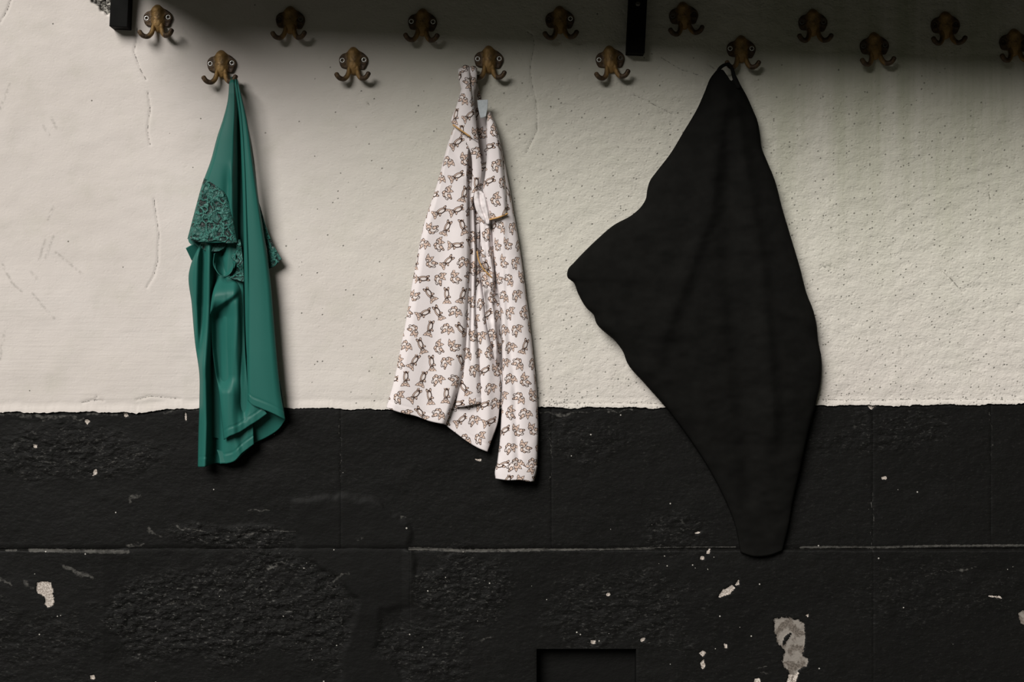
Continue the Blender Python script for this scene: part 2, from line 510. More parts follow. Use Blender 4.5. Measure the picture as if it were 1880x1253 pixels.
# ------------------------------------------------------------------ the wall
XS = np.unique(np.r_[np.linspace(-900, -40, 44), np.arange(-40, 1921, 2.0), np.linspace(1920, 2780, 44)])


def border(x):
    """lower edge of the white plaster, wall pixels"""
    y = np.interp(x, [-900, 0, 60, 230, 250, 330, 420, 520, 620, 720, 985, 1200, 1500, 1640, 1760, 1880, 2780],
                  [757, 756, 757, 757, 759, 750, 749, 748, 750, 750, 748, 748, 744, 745, 743, 742, 742])
    return y + 3.2 * fbm(x / 34.0, 0 * x, 31, 4, 0.65) + 1.6 * np.abs(vnoise(x / 5.0, 0 * x, 77)) * 2


CRACKS = [
    [(22, -4), (14, 18), (0, 42)], [(252, 52), (250, 78), (246, 96), (258, 128), (268, 146)],
    [(272, 170), (276, 200), (271, 240), (276, 266)], [(283, 366), (292, 430), (290, 480), (283, 506), (270, 528)],
    [(968, 58), (979, 66), (981, 84), (974, 120), (976, 150), (985, 190), (986, 240), (966, 281)],
    [(1508, 491), (1512, 489), (1515, 492), (1520, 488), (1526, 491)], [(1729, 497), (1748, 515), (1768, 538)],
    [(1815, 354), (1818, 366)], [(1653, 640), (1655, 650)], [(1525, 366), (1525, 370)], [(1787, 236), (1788, 239)],
    [(676, 189), (678, 193)], [(1300, 118), (1312, 127), (1322, 122)],
    [(150, 740), (172, 735), (190, 736)], [(174, 737), (178, 728)], [(250, 735), (275, 728), (330, 733)], 
    [(1010, 741), (1120, 740), (1230, 742)], [(1510, 734), (1600, 736), (1700, 733), (1880, 735)],
    [(1214, 106), (1250, 128), (1290, 140)], [(1165, 175), (1200, 192), (1235, 210)],
]
SCUFFS = [[(98, 380), (88, 404)], [(98, 434), (84, 474)], [(84, 440), (72, 476)], [(102, 463), (150, 503)],
          [(18, 155), (0, 200)], [(4, 485), (22, 520), (40, 535)], [(58, 500), (68, 512)], [(8, 610), (0, 660)],
          [(94, 216), (104, 236)], [(80, 232), (90, 248)], [(96, 583), (100, 585)], [(60, 540), (90, 575)]]
HOLE = [(160, -60), (167, -10), (170, 6), (180, 12), (184, 20), (196, 24), (212, 22), (216, -60)]

rows_top = np.linspace(-900, -60, 30)[:-1]
rows_in = np.arange(-60, 745, 2.0)
v_up = np.r_[rows_top, rows_in]
v_up = (v_up + 900) / (745 + 900)
v_up = np.r_[v_up[:-1], np.linspace(v_up[-1], 1, 5)]
yb = border(XS)
px = np.broadcast_to(XS[None, :], (len(v_up), len(XS)))
py = -900 + v_up[:, None] * (yb[None, :] + 900)
dd = 3.0 * fbm(px / 260, py / 200, 3, 4) + 1.1 * fbm(px / 60, py / 40, 9, 3)
right = sstep(350, 1300, px)
dd = dd + right * (1.2 * fbm(px / 16, py / 11, 12, 3))
dd = dd + 2.4 * np.exp(-((yb[None, :] - py) / 9.0) ** 2) - 0.7 * np.exp(-((yb[None, :] - py - 16) / 5.0) ** 2)   # rolled lower lip
crack = np.full(px.shape, 60.0)
for c in CRACKS: crack = np.minimum(crack, polydist(px, py, c))
scuff = np.full(px.shape, 60.0)
for c in SCUFFS: scuff = np.minimum(scuff, polydist(px, py, c))
hole = sstep(4, -4, polysdf(px, py, HOLE) + 5 * fbm(px / 9, py / 9, 41, 3))
dd = dd - hole * (14 + 12 * fbm(px / 6, py / 6, 43, 3))
dd = dd - 1.2 * np.exp(-(crack / 2.2) ** 2)
nearb = np.clip(1 - (yb[None, :] - py) / 45.0, 0, 1)
pits = 0.07 * right * sstep(60, 300, py) + 0.55 * nearb * sstep(940, 985, px) * sstep(1150, 1010, px) + 0.12 * nearb * right
stroke = sstep(420, 620, py) * sstep(860, 420, px) + 0.15
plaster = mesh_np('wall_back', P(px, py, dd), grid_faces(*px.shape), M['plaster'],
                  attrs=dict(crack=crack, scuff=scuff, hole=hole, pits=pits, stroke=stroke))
tag(plaster, 'old whitewashed plaster wall with a black painted stone base', None, None, 'structure')

# solid core behind the plaster and the stones
core = boxes('wall_core', [(-1.85, 1.85, 0.03, 0.30, -0.02, 2.16)], M['black'], 0)
adopt(core, plaster)

# black base: big stones in two courses
JOINT = 1007.0
VX0, VX1, VY = 985, 1168, 1192          # dark opening at the foot of the wall
CHIPS = [  # polygon, brown?
    ([(68, 1072), (78, 1068), (92, 1070), (97, 1082), (99, 1100), (97, 1112), (88, 1116), (82, 1110), (84, 1100), (77, 1094), (67, 1088)], 0),
    ([(1317, 1098), (1328, 1084), (1344, 1076), (1348, 1080), (1340, 1090), (1326, 1096)], 0), ([(1350, 1074), (1356, 1066), (1357, 1074)], 0),
    ([(1421, 1138), (1424, 1136), (1430, 1137), (1450, 1134), (1456, 1138), (1466, 1138), (1476, 1146), (1479, 1168), (1477, 1186), (1473, 1206),
      (1484, 1210), (1481, 1224), (1470, 1228), (1462, 1240), (1456, 1262), (1446, 1262), (1450, 1240), (1448, 1232), (1438, 1226), (1436, 1214),
      (1441, 1196), (1432, 1186), (1427, 1176), (1422, 1158)], 1),
    ([(1448, 1240), (1466, 1236), (1456, 1265), (1444, 1265)], 0),
    ([(1284, 1200), (1290, 1196), (1296, 1199), (1290, 1206)], 0), ([(1286, 1218), (1292, 1212), (1294, 1224), (1289, 1230)], 0),
    ([(1384, 1262), (1386, 1248), (1394, 1246), (1396, 1262)], 0), ([(1330, 1184), (1334, 1184), (1334, 1190), (1330, 1190)], 0),
    ([(1870, 1128), (1878, 1122), (1884, 1126), (1884, 1148), (1874, 1144)], 1),
    ([(156, 773), (161, 770), (165, 774), (160, 779)], 0), ([(340, 759), (342, 759), (342, 772), (340, 772)], 0),
    ([(172, 866), (177, 860), (178, 870), (171, 874)], 0), ([(166, 1242), (173, 1240), (173, 1247), (167, 1247)], 0),
    ([(226, 756), (234, 759), (236, 765), (229, 766)], 0), ([(1594, 746), (1600, 742), (1607, 746), (1600, 752)], 0),
    ([(1085, 1177), (1093, 1176), (1093, 1182), (1086, 1182)], 0), ([(1114, 1090), (1119, 1090), (1119, 1094), (1114, 1094)], 0),
    ([(1176, 1174), (1184, 1173), (1183, 1178), (1177, 1178)], 0), ([(1286, 1023), (1292, 1021), (1292, 1027), (1286, 1027)], 0),
    ([(1298, 1012), (1303, 1009), (1302, 1017), (1297, 1017)], 0), ([(1619, 877), (1627, 876), (1626, 880), (1620, 880)], 0),
    ([(62, 817), (67, 817), (67, 822), (62, 822)], 0), ([(1275, 980), (1286, 976), (1284, 979)], 0), ([(1480, 1130), (1484, 1128), (1483, 1133)], 0),
    ([(1815, 1095), (1838, 1096), (1839, 1099), (1836, 1099)], 0), ([(873, 844), (883, 844), (882, 847), (879, 847)], 0),
]
ROUGHS = [((430, 1130), (300, 130), 1.0), ((420, 985), (150, 26), 1.0), ((860, 1080), (130, 90), 0.75), ((130, 830), (260, 70), 0.75),
          ((1070, 810), (150, 70), 0.4), ((1620, 790), (170, 60), 0.45), ((1130, 1120), (200, 100), 0.5), ((1700, 1090), (240, 80), 0.25),
          ((700, 1190), (260, 80), 0.6), ((1250, 985), (80, 60), 0.5), ((60, 1180), (200, 90), 0.4)]
GREY = [  # rubbed, dust-grey streaks: polyline, half width
    ([(55, 1011), (110, 1012), (235, 1014)], 4.0), ([(10, 1011), (30, 1011)], 2.0),
    ([(752, 1008), (800, 1009), (850, 1012), (920, 1011), (1000, 1010)], 3.2), ([(1000, 1010), (1100, 1009), (1200, 1007)], 2.2),
    ([(1200, 1006), (1350, 1005)], 1.2), ([(1470, 1006), (1530, 1005), (1610, 1006), (1720, 1003), (1880, 1002)], 2.4),
    ([(118, 1042), (150, 1052), (170, 1062)], 5.5), ([(0, 1066), (20, 1076)], 4.0), ([(40, 1068), (60, 1080)], 3.0),
    ([(232, 1002), (262, 998)], 3.0), ([(272, 975), (296, 984)], 5.0), ([(315, 964), (330, 970), (370, 974)], 2.2),
    ([(430, 985), (470, 976), (500, 973), (542, 978)], 2.6), ([(490, 1046), (520, 1034), (528, 1026)], 2.2),
    ([(610, 1066), (640, 1048)], 3.0), ([(0, 762), (90, 764), (150, 768)], 3.5), ([(80, 771), (130, 766)], 3.0), ([(160, 762), (225, 759)], 4.0),
    ([(300, 756), (340, 752), (420, 755)], 3.0), ([(990, 757), (1040, 762), (1100, 755), (1160, 753)], 2.5),
    ([(1700, 1058), (1722, 1048), (1790, 1045)], 1.8), ([(245, 842), (258, 834)], 4.5), ([(240, 917), (256, 911)], 4.5),
    ([(625, 765), (625, 890)], 0.9), ([(1012, 790), (1012, 900)], 0.8), ([(1603, 890), (1602, 1020)], 0.9), ([(1819, 756), (1819, 850)], 0.8),
    ([(120, 850), (140, 845)], 2.0), ([(455, 940), (480, 941), (505, 936)], 1.6), ([(735, 951), (752, 951)], 1.6), ([(655, 990), (672, 986)], 1.4),
    ([(1392, 1228), (1412, 1224)], 2.0), ([(1400, 1237), (1412, 1237)], 2.5), ([(885, 1175), (905, 1170)], 3.5), ([(190, 860), (210, 850)], 2.5),
    ([(290, 1110), (320, 1104)], 1.6), ([(180, 1138), (230, 1155)], 1.4), ([(1690, 800), (1700, 795)], 1.6),
]
PATCH = [(545, 925), (620, 915), (700, 925), (752, 960), (752, 1105), (700, 1120), (690, 1190), (740, 1262), (620, 1262), (655, 1100), (600, 1045), (548, 1022)]


SPECKS = [((1262, 1030), (60, 56), 0.20), ((1225, 1090), (50, 40), 0.10), ((1110, 1150), (170, 80), 0.035), ((760, 955), (60, 60), 0.06), ((850, 1080), (110, 80), 0.03),
          ((450, 1150), (260, 120), 0.035), ((1180, 850), (60, 50), 0.07), ((1290, 1210), (70, 50), 0.05), ((625, 820), (10, 80), 0.10), ((1005, 1030), (24, 30), 0.12),
          ((1395, 1100), (14, 30), 0.10), ((700, 1220), (90, 40), 0.05), ((90, 1130), (40, 20), 0.15), ((200, 830), (160, 70), 0.02)]


def base_fields(px, py):
    d = -1.5 + 2.6 * fbm(px / 150, py / 110, 51, 4)
    rough = np.full(px.shape, 0.10)
    for (cx, cy), (rx, ry), a in ROUGHS:
        q = np.hypot((px - cx) / rx, (py - cy) / ry) + 0.5 * fbm(px / 60, py / 60, 61, 3)
        rough = np.maximum(rough, a * sstep(1.0, 0.45, q))
    patch = sstep(8, -8, polysdf(px, py, PATCH) + 16 * fbm(px / 40, py / 40, 66, 3))
    rough = rough * (1 - 0.92 * patch)
    d = d + 3.0 * patch
    d = d + rough * (3.4 * fbm(px / 17, py / 10, 71, 4, 0.6))
    wear = np.zeros(px.shape)
    qx = px + 9 * fbm(px / 14, py / 14, 101, 3); qy = py + 9 * fbm(px / 16, py / 11, 111, 3)
    for pts, w in GREY:
        ledge = abs(pts[0][1] - 1008) < 8 and abs(pts[-1][1] - 1008) < 8
        dist = polydist(px, py, pts) if ledge else polydist(qx, qy, pts)
        k = 1.0 if ledge else 0.72
        wear = np.maximum(wear, k * np.clip(1.25 - dist / (w * 1.35), 0, 1))
    chip = np.zeros(px.shape); tone = np.zeros(px.shape)
    for pts, br in CHIPS:
        s = polysdf(px, py, pts)
        c = np.clip(0.5 - s / 9.0, 0, 1)
        if len(pts) < 7: c = np.clip(0.62 - s / 5.0, 0, 1)
        tone = np.where(c > chip, br, tone); chip = np.maximum(chip, c)
    tear = polysdf(px, py, [(1437, 1186), (1440, 1172), (1450, 1163), (1453, 1164), (1448, 1172), (1444, 1178)])
    chip = np.where(tear < 1, 0.0, chip)
    d = d - 1.6 * sstep(0.4, 0.6, chip)
    speck = np.full(px.shape, 0.004)
    for (cx, cy), (rx, ry), a in SPECKS:
        q = np.hypot((px - cx) / rx, (py - cy) / ry) + 0.6 * fbm(px / 30, py / 30, 131, 3)
        speck = np.maximum(speck, a * sstep(1.0, 0.2, q))
    return d, rough, wear, chip, tone, speck


def stone(x0, x1, y0, y1, top_is_border=False, proud=0.0, chamfer=3.0, gap=0.25):
    xs = np.r_[np.arange(x0 + gap, x1 - gap, 2.0), x1 - gap] if (x1 - x0) < 1200 else np.linspace(x0 + gap, x1 - gap, 400)
    n = int((y1 - y0) / 2.0)
    v = np.linspace(0, 1, n)
    if top_is_border: top = border(xs) - 1.0
    else: top = y0 + gap + (1.6 * fbm(xs / 26, 0 * xs, 85, 3) if y0 == JOINT else 0 * xs)
    bot = y1 - gap + 0 * xs
    px = np.broadcast_to(xs[None, :], (n, len(xs)))
    py = top[None, :] + v[:, None] * (bot - top)[None, :]
    d, rough, wear, chip, tone, speck = base_fields(px, py)
    e = np.minimum(px - x0 - gap, x1 - gap - px)
    et = py - top[None, :]
    eb = bot[None, :] - py
    d = d + proud * np.interp(px, [-420, 190, 234, 738, 754, 2300], [1, 1, 0.12, 0.12, 1, 1])
    ch = (proud + chamfer) * np.interp(px, [-420, 190, 234, 738, 754, 2300], [1, 1, 0.1, 0.1, 1, 1])
    d = d - 0.7 * np.exp(-(e / 2.0) ** 2) * (0.6 + fbm(px / 30, py / 22, 91, 2)) - (0.0 if y1 == VY else 1.0) * np.exp(-(eb / 3.0) ** 2)
    d = d - ch * np.clip(1 - et / 6.0, 0, 1) ** 1.3 if not top_is_border else d - 1.5 * np.exp(-(et / 3) ** 2)
    # skirt back into the joint
    V = P(px, py, d)
    nr, nc = px.shape
    ring = np.r_[np.arange(nc), np.arange(1, nr) * nc + nc - 1, (nr - 1) * nc + np.arange(nc - 2, -1, -1), np.arange(nr - 2, 0, -1) * nc]
    Vf = V.reshape(-1, 3); rim0 = Vf[ring].copy(); sk = rim0.copy(); sk[:, 1] = 0.032
    F = grid_faces(nr, nc)
    b = len(Vf); k = np.arange(len(ring)); k2 = (k + 1) % len(ring)
    m_ = b + len(ring)
    S = np.stack([b + k, b + k2, m_ + k2, m_ + k], -1)
    ext = lambda a: np.r_[a.ravel(), a.ravel()[ring], a.ravel()[ring]]
    o = mesh_np('stone_block', np.r_[Vf, rim0, sk], np.r_[F, S], M['black'],
                attrs=dict(rough=ext(rough), wear=ext(wear), chip=ext(chip), tone=ext(tone), speck=ext(speck)))
    return adopt(o, plaster)


for x0, x1 in ((-900, 625), (625, 1012), (1012, 1602), (1602, 1819), (1819, 2780)):
    stone(max(x0, -420), min(x1, 2300), 750, JOINT, True)
stone(-420, 752, JOINT, 1400, False, 4.2, 3.0)
stone(752, 1603, JOINT, VY, False, 4.2, 3.0, 0.0)
stone(752, VX0, VY, 1400, False, 4.2, -4.2, 0.0)
stone(VX1, 1603, VY, 1400, False, 4.2, -4.2, 0.0)
stone(1603, 2300, JOINT, 1400, False, 4.2, 2.5)
for a, b in ((-420, 500), (500, 1500), (1500, 2300)):
    stone(a, b, 1400, 1803, False, 4.0, 2.0)

floor = boxes('floor', [(-8, 8, -8, 0.3, -0.12, 0.0)], M['pavement'], 0)
tag(floor, 'grey pavement along the foot of the wall', None, None, 'structure')


# ------------------------------------------------------------------ shelf above the hooks, on two brackets
TILT = math.radians(2.7)
SH0 = P(200, -88)               # left end of the shelf's underside on the wall
shelf = empty('wall_shelf', (SH0[0], 0, SH0[2]), 'deep dark wooden shelf fixed above the rows of hooks', 'shelf')
shelf.rotation_euler = (0, TILT, 0)
for k in range(2):
    b = boxes('plank', [(-0.0, 2.35, -0.197 * (k + 1) + 0.001, -0.197 * k - 0.001, 0.0, 0.024)], M['plank'], 0.002)
    b.parent = shelf


def bracket(px_top, py_bot, label, arm_y, screw_y):
    t = empty('shelf_bracket', tuple(P(px_top, py_bot, 28)), label, 'bracket', 'brackets of the shelf')
    t.location.y = 0.0
    t.rotation_euler = (0, TILT, 0)
    w = 0.0165; L = (py_bot - arm_y) / 1000.0
    leg = boxes('upright', [(-w, w, -0.028, 0.004, 0.0, L)], M['iron'], 0.0012); leg.parent = t
    arm = boxes('arm', [(-w, w, -0.37, -0.028, L - 0.030, L)], M['iron'], 0.0012); arm.parent = t
    if screw_y is not None:
        s = lathe('screw', [(0.0, 1.1), (1.6, 1.2), (3.4, 0.9), (4.4, 0.0), (4.5, -2.0)], M['dullzinc'])
        s.parent = t; s.location = (0.0, -0.0285, (py_bot - screw_y) / 1000.0)
        sl = boxes('slot', [(-0.003, 0.003, -0.0016, 0.0005, -0.0006, 0.0006)], M['slot'], 0)
        sl.parent = s
    return t


def lathe(name, prof, mat, seg=20):
    """profile (radius mm, height toward the viewer mm) spun round the y axis"""
    V = []; F = []
    for r, h in prof:
        for k in range(seg):
            a = 2 * math.pi * k / seg
            V.append((r * math.cos(a) / 1000, -h / 1000, r * math.sin(a) / 1000))
    for i in range(len(prof) - 1):
        for k in range(seg):
            k2 = (k + 1) % seg
            F.append((i * seg + k, (i + 1) * seg + k, (i + 1) * seg + k2, i * seg + k2))
    return mesh_np(name, np.array(V), np.array(F), mat)


bracket(217, 49, 'short black bracket end beside the broken plaster and the first hook', -84, None)
bracket(1167, 97, 'long black shelf bracket with a screw head between the hooks', -38, 8)


# ------------------------------------------------------------------ hooks
OUT = [(0, 25), (4, 24), (7.5, 21), (10, 17.5), (17, 14), (22.5, 9.5), (26.5, 4), (27.3, -3), (24.5, -10), (20.5, -17.5), (14.5, -17.8), (10.8, -15.5),
       (9.3, -20), (5.2, -25), (0, -27.3), (-5.2, -25), (-9.3, -20), (-10.8, -14.8), (-16, -15.2), (-22.5, -13.2), (-25, -8), (-26.6, 0), (-25.2, 7),
       (-19.5, 12.5), (-12, 14), (-8.5, 19), (-4.5, 23.6)]


def plate_mesh():
    c0 = np.array([0, -3.0])
    n = 72
    ring = []
    o = np.array(OUT + [OUT[0]], float)
    s = np.r_[0, np.cumsum(np.linalg.norm(np.diff(o, axis=0), axis=1))]
    t = np.linspace(0, s[-1], n, endpoint=False)
    ring = np.stack([np.interp(t, s, o[:, 0]), np.interp(t, s, o[:, 1])], -1)
    ring = (np.roll(ring, 1, 0) + 2 * ring + np.roll(ring, -1, 0)) / 4
    fr = [1.0, 1.0, 0.95, 0.88, 0.78, 0.66, 0.54, 0.42, 0.30, 0.19, 0.09]
    V = []
    for i, f in enumerate(fr):
        q = c0 + (ring - c0) * f
        x, z = q[:, 0], q[:, 1]
        h = 4.6 + 7.0 * np.exp(-(x / 9.8) ** 4) * sstep(26, 12, z) * sstep(-34, -12, z)
        h = h + 2.2 * np.exp(-((x / 6) ** 2 + ((z - 16) / 6) ** 2))
        for sx in (-20.2, 19.5):
            r = np.hypot(x - sx, z)
            h = h - 2.2 * np.exp(-(r / 4.6) ** 2) + 1.3 * np.exp(-((r - 6.6) / 1.8) ** 2)
        h = h + 0.7 * np.cos(z * 0.9 + np.abs(x) * 0.5) * np.exp(-(x / 9) ** 2) * (z > 2)
        if i == 0: h = 0 * h - 4.0
        elif i == 1: h = 0 * h + 2.6
        V.append(np.stack([x, -h, z], -1))
    V = np.concatenate(V); V = np.r_[V, [[0, -13.0, -3.0]]]
    F = []
    for i in range(len(fr) - 1):
        for k in range(n):
            k2 = (k + 1) % n
            F.append((i * n + k, (i + 1) * n + k, (i + 1) * n + k2, i * n + k2))
    last = (len(fr) - 1) * n
    for k in range(n): F.append((last + k, len(V) - 1, last + (k + 1) % n))
    me = bpy.data.meshes.new('plate'); me.from_pydata([tuple(v / 1000) for v in V], [], F)
    me.materials.append(M['rust']); me.polygons.foreach_set('use_smooth', [True] * len(me.polygons)); me.update()
    return me


def arm_mesh(s):
    pts = np.array([(6.0, -10.0, -5), (7.6, -17, -8), (8.6, -24, -11), (11.5, -32, -15), (17, -37, -19), (23.2, -36, -22), (27.6, -31.5, -23.5), (29.5, -28, -24)], float)
    pts = pts * np.array([s, 1, 1])
    q = pts[:, [0, 2, 1]] / 1000
    o = tube('arm', q, np.array([3.4, 3.9, 4.3, 4.6, 4.6, 4.5, 4.5, 4.4]) / 1000, M['rust'], None, 14, True, 5)
    me = o.data; bpy.data.objects.remove(o); return me


def screw_mesh(mat_ring):
    seg = 32; V = []; rings = []
    th = np.linspace(0, 2 * math.pi, seg, endpoint=False)
    cross = 2.15 + 0.75 * np.abs(np.cos(2 * th)) ** 1.5
    prof = [(4.7 + 0 * th, -1.5), (4.7 + 0 * th, 0.2), (4.3 + 0 * th, 1.0), (3.5 + 0 * th, 1.35), (cross + 0.25, 1.2), (cross, 0.9), (cross * 0.9, -1.4), (cross * 0.02, -2.0)]
    for r, h in prof: V.append(np.stack([r * np.cos(th), -h + 0 * th, r * np.sin(th)], -1))
    F = []; mi = []
    for i in range(len(prof) - 1):
        for k in range(seg):
            k2 = (k + 1) % seg
            F.append((i * seg + k, (i + 1) * seg + k, (i + 1) * seg + k2, i * seg + k2)); mi.append(1 if i >= 4 else 0)
    o = mesh_np('screw', np.concatenate(V) / 1000, np.array(F), None, None, True, mats=[mat_ring, M['slot']], midx=mi)
    me = o.data; bpy.data.objects.remove(o); return me


ME_PLATE = plate_mesh(); ME_ARM = {1: arm_mesh(1), -1: arm_mesh(-1)}
ME_SCREW = {k: screw_mesh(M[k]) for k in ('zinc', 'dullzinc', 'grime')}


def hook(px, py, rot, label, left='zinc', right='zinc'):
    t = empty('coat_hook', tuple(P(px, py, 4)), label, 'hook', 'octopus shaped double coat hooks')
    t.location.y = 0.0
    t.rotation_euler = (0, -math.radians(rot), 0)
    for nm, me in (('plate', ME_PLATE), ('arm', ME_ARM[-1]), ('arm', ME_ARM[1])):
        o = bpy.data.objects.new(nm, me); COL.objects.link(o); o.parent = t
    for sx, k in ((-20.2, left), (19.5, right)):
        o = bpy.data.objects.new('screw', ME_SCREW[k]); COL.objects.link(o); o.parent = t
        o.location = (sx / 1000, -0.0036, 0); o.rotation_euler = (0, random.uniform(0, 1.5), 0)
        if k == 'zinc': o['label'] = 'bright zinc cross head screw'
    return t


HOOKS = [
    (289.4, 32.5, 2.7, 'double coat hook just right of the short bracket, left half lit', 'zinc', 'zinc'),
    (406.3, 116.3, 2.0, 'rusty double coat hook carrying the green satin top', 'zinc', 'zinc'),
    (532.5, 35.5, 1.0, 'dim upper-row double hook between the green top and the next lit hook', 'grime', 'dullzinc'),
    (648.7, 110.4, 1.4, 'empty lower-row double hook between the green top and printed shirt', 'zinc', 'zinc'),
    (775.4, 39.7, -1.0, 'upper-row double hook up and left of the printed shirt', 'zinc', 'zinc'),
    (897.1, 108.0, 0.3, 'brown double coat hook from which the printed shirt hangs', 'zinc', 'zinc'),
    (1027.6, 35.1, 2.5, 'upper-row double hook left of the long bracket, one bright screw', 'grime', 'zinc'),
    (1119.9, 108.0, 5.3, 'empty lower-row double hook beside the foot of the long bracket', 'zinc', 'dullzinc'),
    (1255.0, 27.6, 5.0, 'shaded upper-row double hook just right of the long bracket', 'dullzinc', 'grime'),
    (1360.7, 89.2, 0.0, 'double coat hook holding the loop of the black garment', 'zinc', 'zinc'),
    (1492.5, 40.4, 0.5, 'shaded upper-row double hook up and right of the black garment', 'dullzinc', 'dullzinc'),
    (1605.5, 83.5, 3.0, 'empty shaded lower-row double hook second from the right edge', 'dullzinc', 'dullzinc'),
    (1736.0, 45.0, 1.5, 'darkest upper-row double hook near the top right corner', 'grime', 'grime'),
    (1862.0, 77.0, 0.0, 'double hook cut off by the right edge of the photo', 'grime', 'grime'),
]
for h in HOOKS: hook(*h)


# ------------------------------------------------------------------ garments
def F(px, py, pts, h, wl, wr, y0=None, y1=None, fade=40.0):
    """a fold running down pts: ridge (h>0) or valley (h<0), widths left and right of its line"""
    pts = np.asarray(pts, float)
    x = np.interp(py, pts[:, 1], pts[:, 0])
    s = px - x
    f = h * np.where(s < 0, np.exp(-(s / wl) ** 2), np.exp(-(s / wr) ** 2))
    y0 = pts[0, 1] if y0 is None else y0
    y1 = pts[-1, 1] if y1 is None else y1
    return f * sstep(y0 - fade, y0 + 1, py) * sstep(y1 + fade, y1 - 1, py)


def sheet(name, L, R, mat, parent, depth, T=None, B=None, step=2.2, thick=1.2, uv0=(0, 0)):
    nv = max(8, int(max(np.sum(np.hypot(*np.diff(np.array(L, float), axis=0).T)), np.sum(np.hypot(*np.diff(np.array(R, float), axis=0).T))) / step))
    wmax = max(np.hypot(*(np.array(R[k]) - np.array(L[j]))) for j, k in ((0, 0), (-1, -1), (len(L) // 2, len(R) // 2)))
    nu = max(10, int(wmax / (step * 0.75)))
    u = np.linspace(0, 1, nu); v = np.linspace(0, 1, nv)
    l = crspline(L, v); r = crspline(R, v)
    t = crspline(T if T else [L[0], R[0]], u); b = crspline(B if B else [L[-1], R[-1]], u)
    U, Vv = np.meshgrid(u, v)
    c = ((1 - U)[..., None] * l[:, None] + U[..., None] * r[:, None] + (1 - Vv)[..., None] * t[None] + Vv[..., None] * b[None]
         - ((1 - U) * (1 - Vv))[..., None] * np.array(L[0], float) - (U * (1 - Vv))[..., None] * np.array(R[0], float)
         - ((1 - U) * Vv)[..., None] * np.array(L[-1], float) - (U * Vv)[..., None] * np.array(R[-1], float))
    px, py = c[..., 0], c[..., 1]
    d = depth(px, py, U, Vv)
    Wd = P(px, py, d)
    su = np.concatenate([np.zeros((nv, 1)), np.cumsum(np.linalg.norm(np.diff(Wd, axis=1), axis=2), 1)], 1) * 1000
    mid = nu // 2
    su = su - su[:, mid:mid + 1] + px[:, mid:mid + 1] * 1.0
    uv = np.stack([su + uv0[0], -py + uv0[1]], -1)
    o = mesh_np(name, Wd, grid_faces(nv, nu), mat, None, True, uv=uv)
    m = o.modifiers.new('cloth', 'SOLIDIFY'); m.thickness = thick / 1000; m.offset = -1
    return adopt(o, parent)


def base(pts):
    a = np.array(pts, float)
    return lambda py: np.interp(py, a[:, 0], a[:, 1])


def rim(U, w=0.12, k=8.0, left=1.0, right=1.0):
    """roll the side edges back toward the wall"""
    return -k * (left * np.clip(1 - U / w, 0, 1) ** 2 + right * np.clip(1 - (1 - U) / w, 0, 1) ** 2)


def hemline(Vv, py, length, at=13.0):
    s = (1 - Vv) * length
    return -0.9 * np.exp(-((s - at) / 1.3) ** 2) + 0.7 * sstep(at, at - 3, s)


# ---- green satin top
green = empty('satin_top', tuple(P(430, 150, 0)), 'dark green satin top with lace sleeves on the left hook', 'garment')
gb = base([(143, 33), (170, 38), (300, 38), (450, 36), (650, 34), (860, 30)])

sheet('back_panel', [(424, 170), (405, 260), (384, 380), (356, 480), (358, 560), (370, 690), (372, 780), (380, 800)],
      [(436, 170), (452, 230), (472, 380), (484, 480), (492, 600), (505, 720), (512, 770)], M['satin'], green,
      lambda px, py, U, V: 7 + 2 * np.sin(U * 12) + 0 * px, B=[(380, 800), (430, 812), (470, 805), (512, 770)])
# left part of the body, gathered below the sleeve
sheet('body_left', [(372, 440), (353, 478), (347, 500), (352, 560), (358, 630), (366, 690), (366, 735), (364, 800), (363, 858)],
      [(440, 440), (446, 500), (448, 560), (450, 640), (456, 720), (464, 780), (466, 816)], M['satin'], green,
      lambda px, py, U, V: 24 + rim(U, .10, 8, 1, 0) + 2.5 * fbm(px / 11, py / 90, 7, 2)
      + F(px, py, [(362, 470), (358, 560), (378, 700), (380, 860)], 8, 9, 9)
      + F(px, py, [(384, 460), (386, 560), (376, 690), (378, 780), (374, 860)], 12, 13, 7)
      + F(px, py, [(373, 470), (372, 540), (368, 640)], -14, 6, 6)
      + F(px, py, [(400, 460), (396, 560), (395, 700), (393, 860)], -22, 9, 12)
      + F(px, py, [(425, 790), (440, 840)], 5, 12, 8, 800, 860, 30)
      + hemline(V, py, 400, 17),
      B=[(363, 858), (378, 857), (395, 851), (412, 852), (428, 848), (445, 832), (466, 816)])
# lower turned edge
sheet('hem_fold', [(398, 826), (402, 838), (404, 852)], [(456, 816), (460, 818), (462, 819)], M['satin'], green,
      lambda px, py, U, V: 19 + 5 * V - 5 * U + 0 * px, T=[(398, 826), (425, 830), (456, 816)], B=[(404, 852), (430, 848), (446, 834), (462, 819)])
# small tongue behind the middle panel
sheet('hem_tongue', [(425, 770), (428, 790), (431, 812)], [(460, 760), (463, 790), (467, 817)], M['satin'], green,
      lambda px, py, U, V: 15 + 5 * np.sin(U * 3.0) + hemline(V, py, 50, 13), B=[(431, 812), (448, 816), (467, 817)])
# dark inside of the right panel
sheet('inner_fold', [(459, 700), (460, 750), (464, 815)], [(514, 700), (520, 740), (524, 771)], M['satin'], green,
      lambda px, py, U, V: 28 - 21 * V + 6 * U * V, B=[(464, 815), (492, 802), (512, 788), (524, 771)])
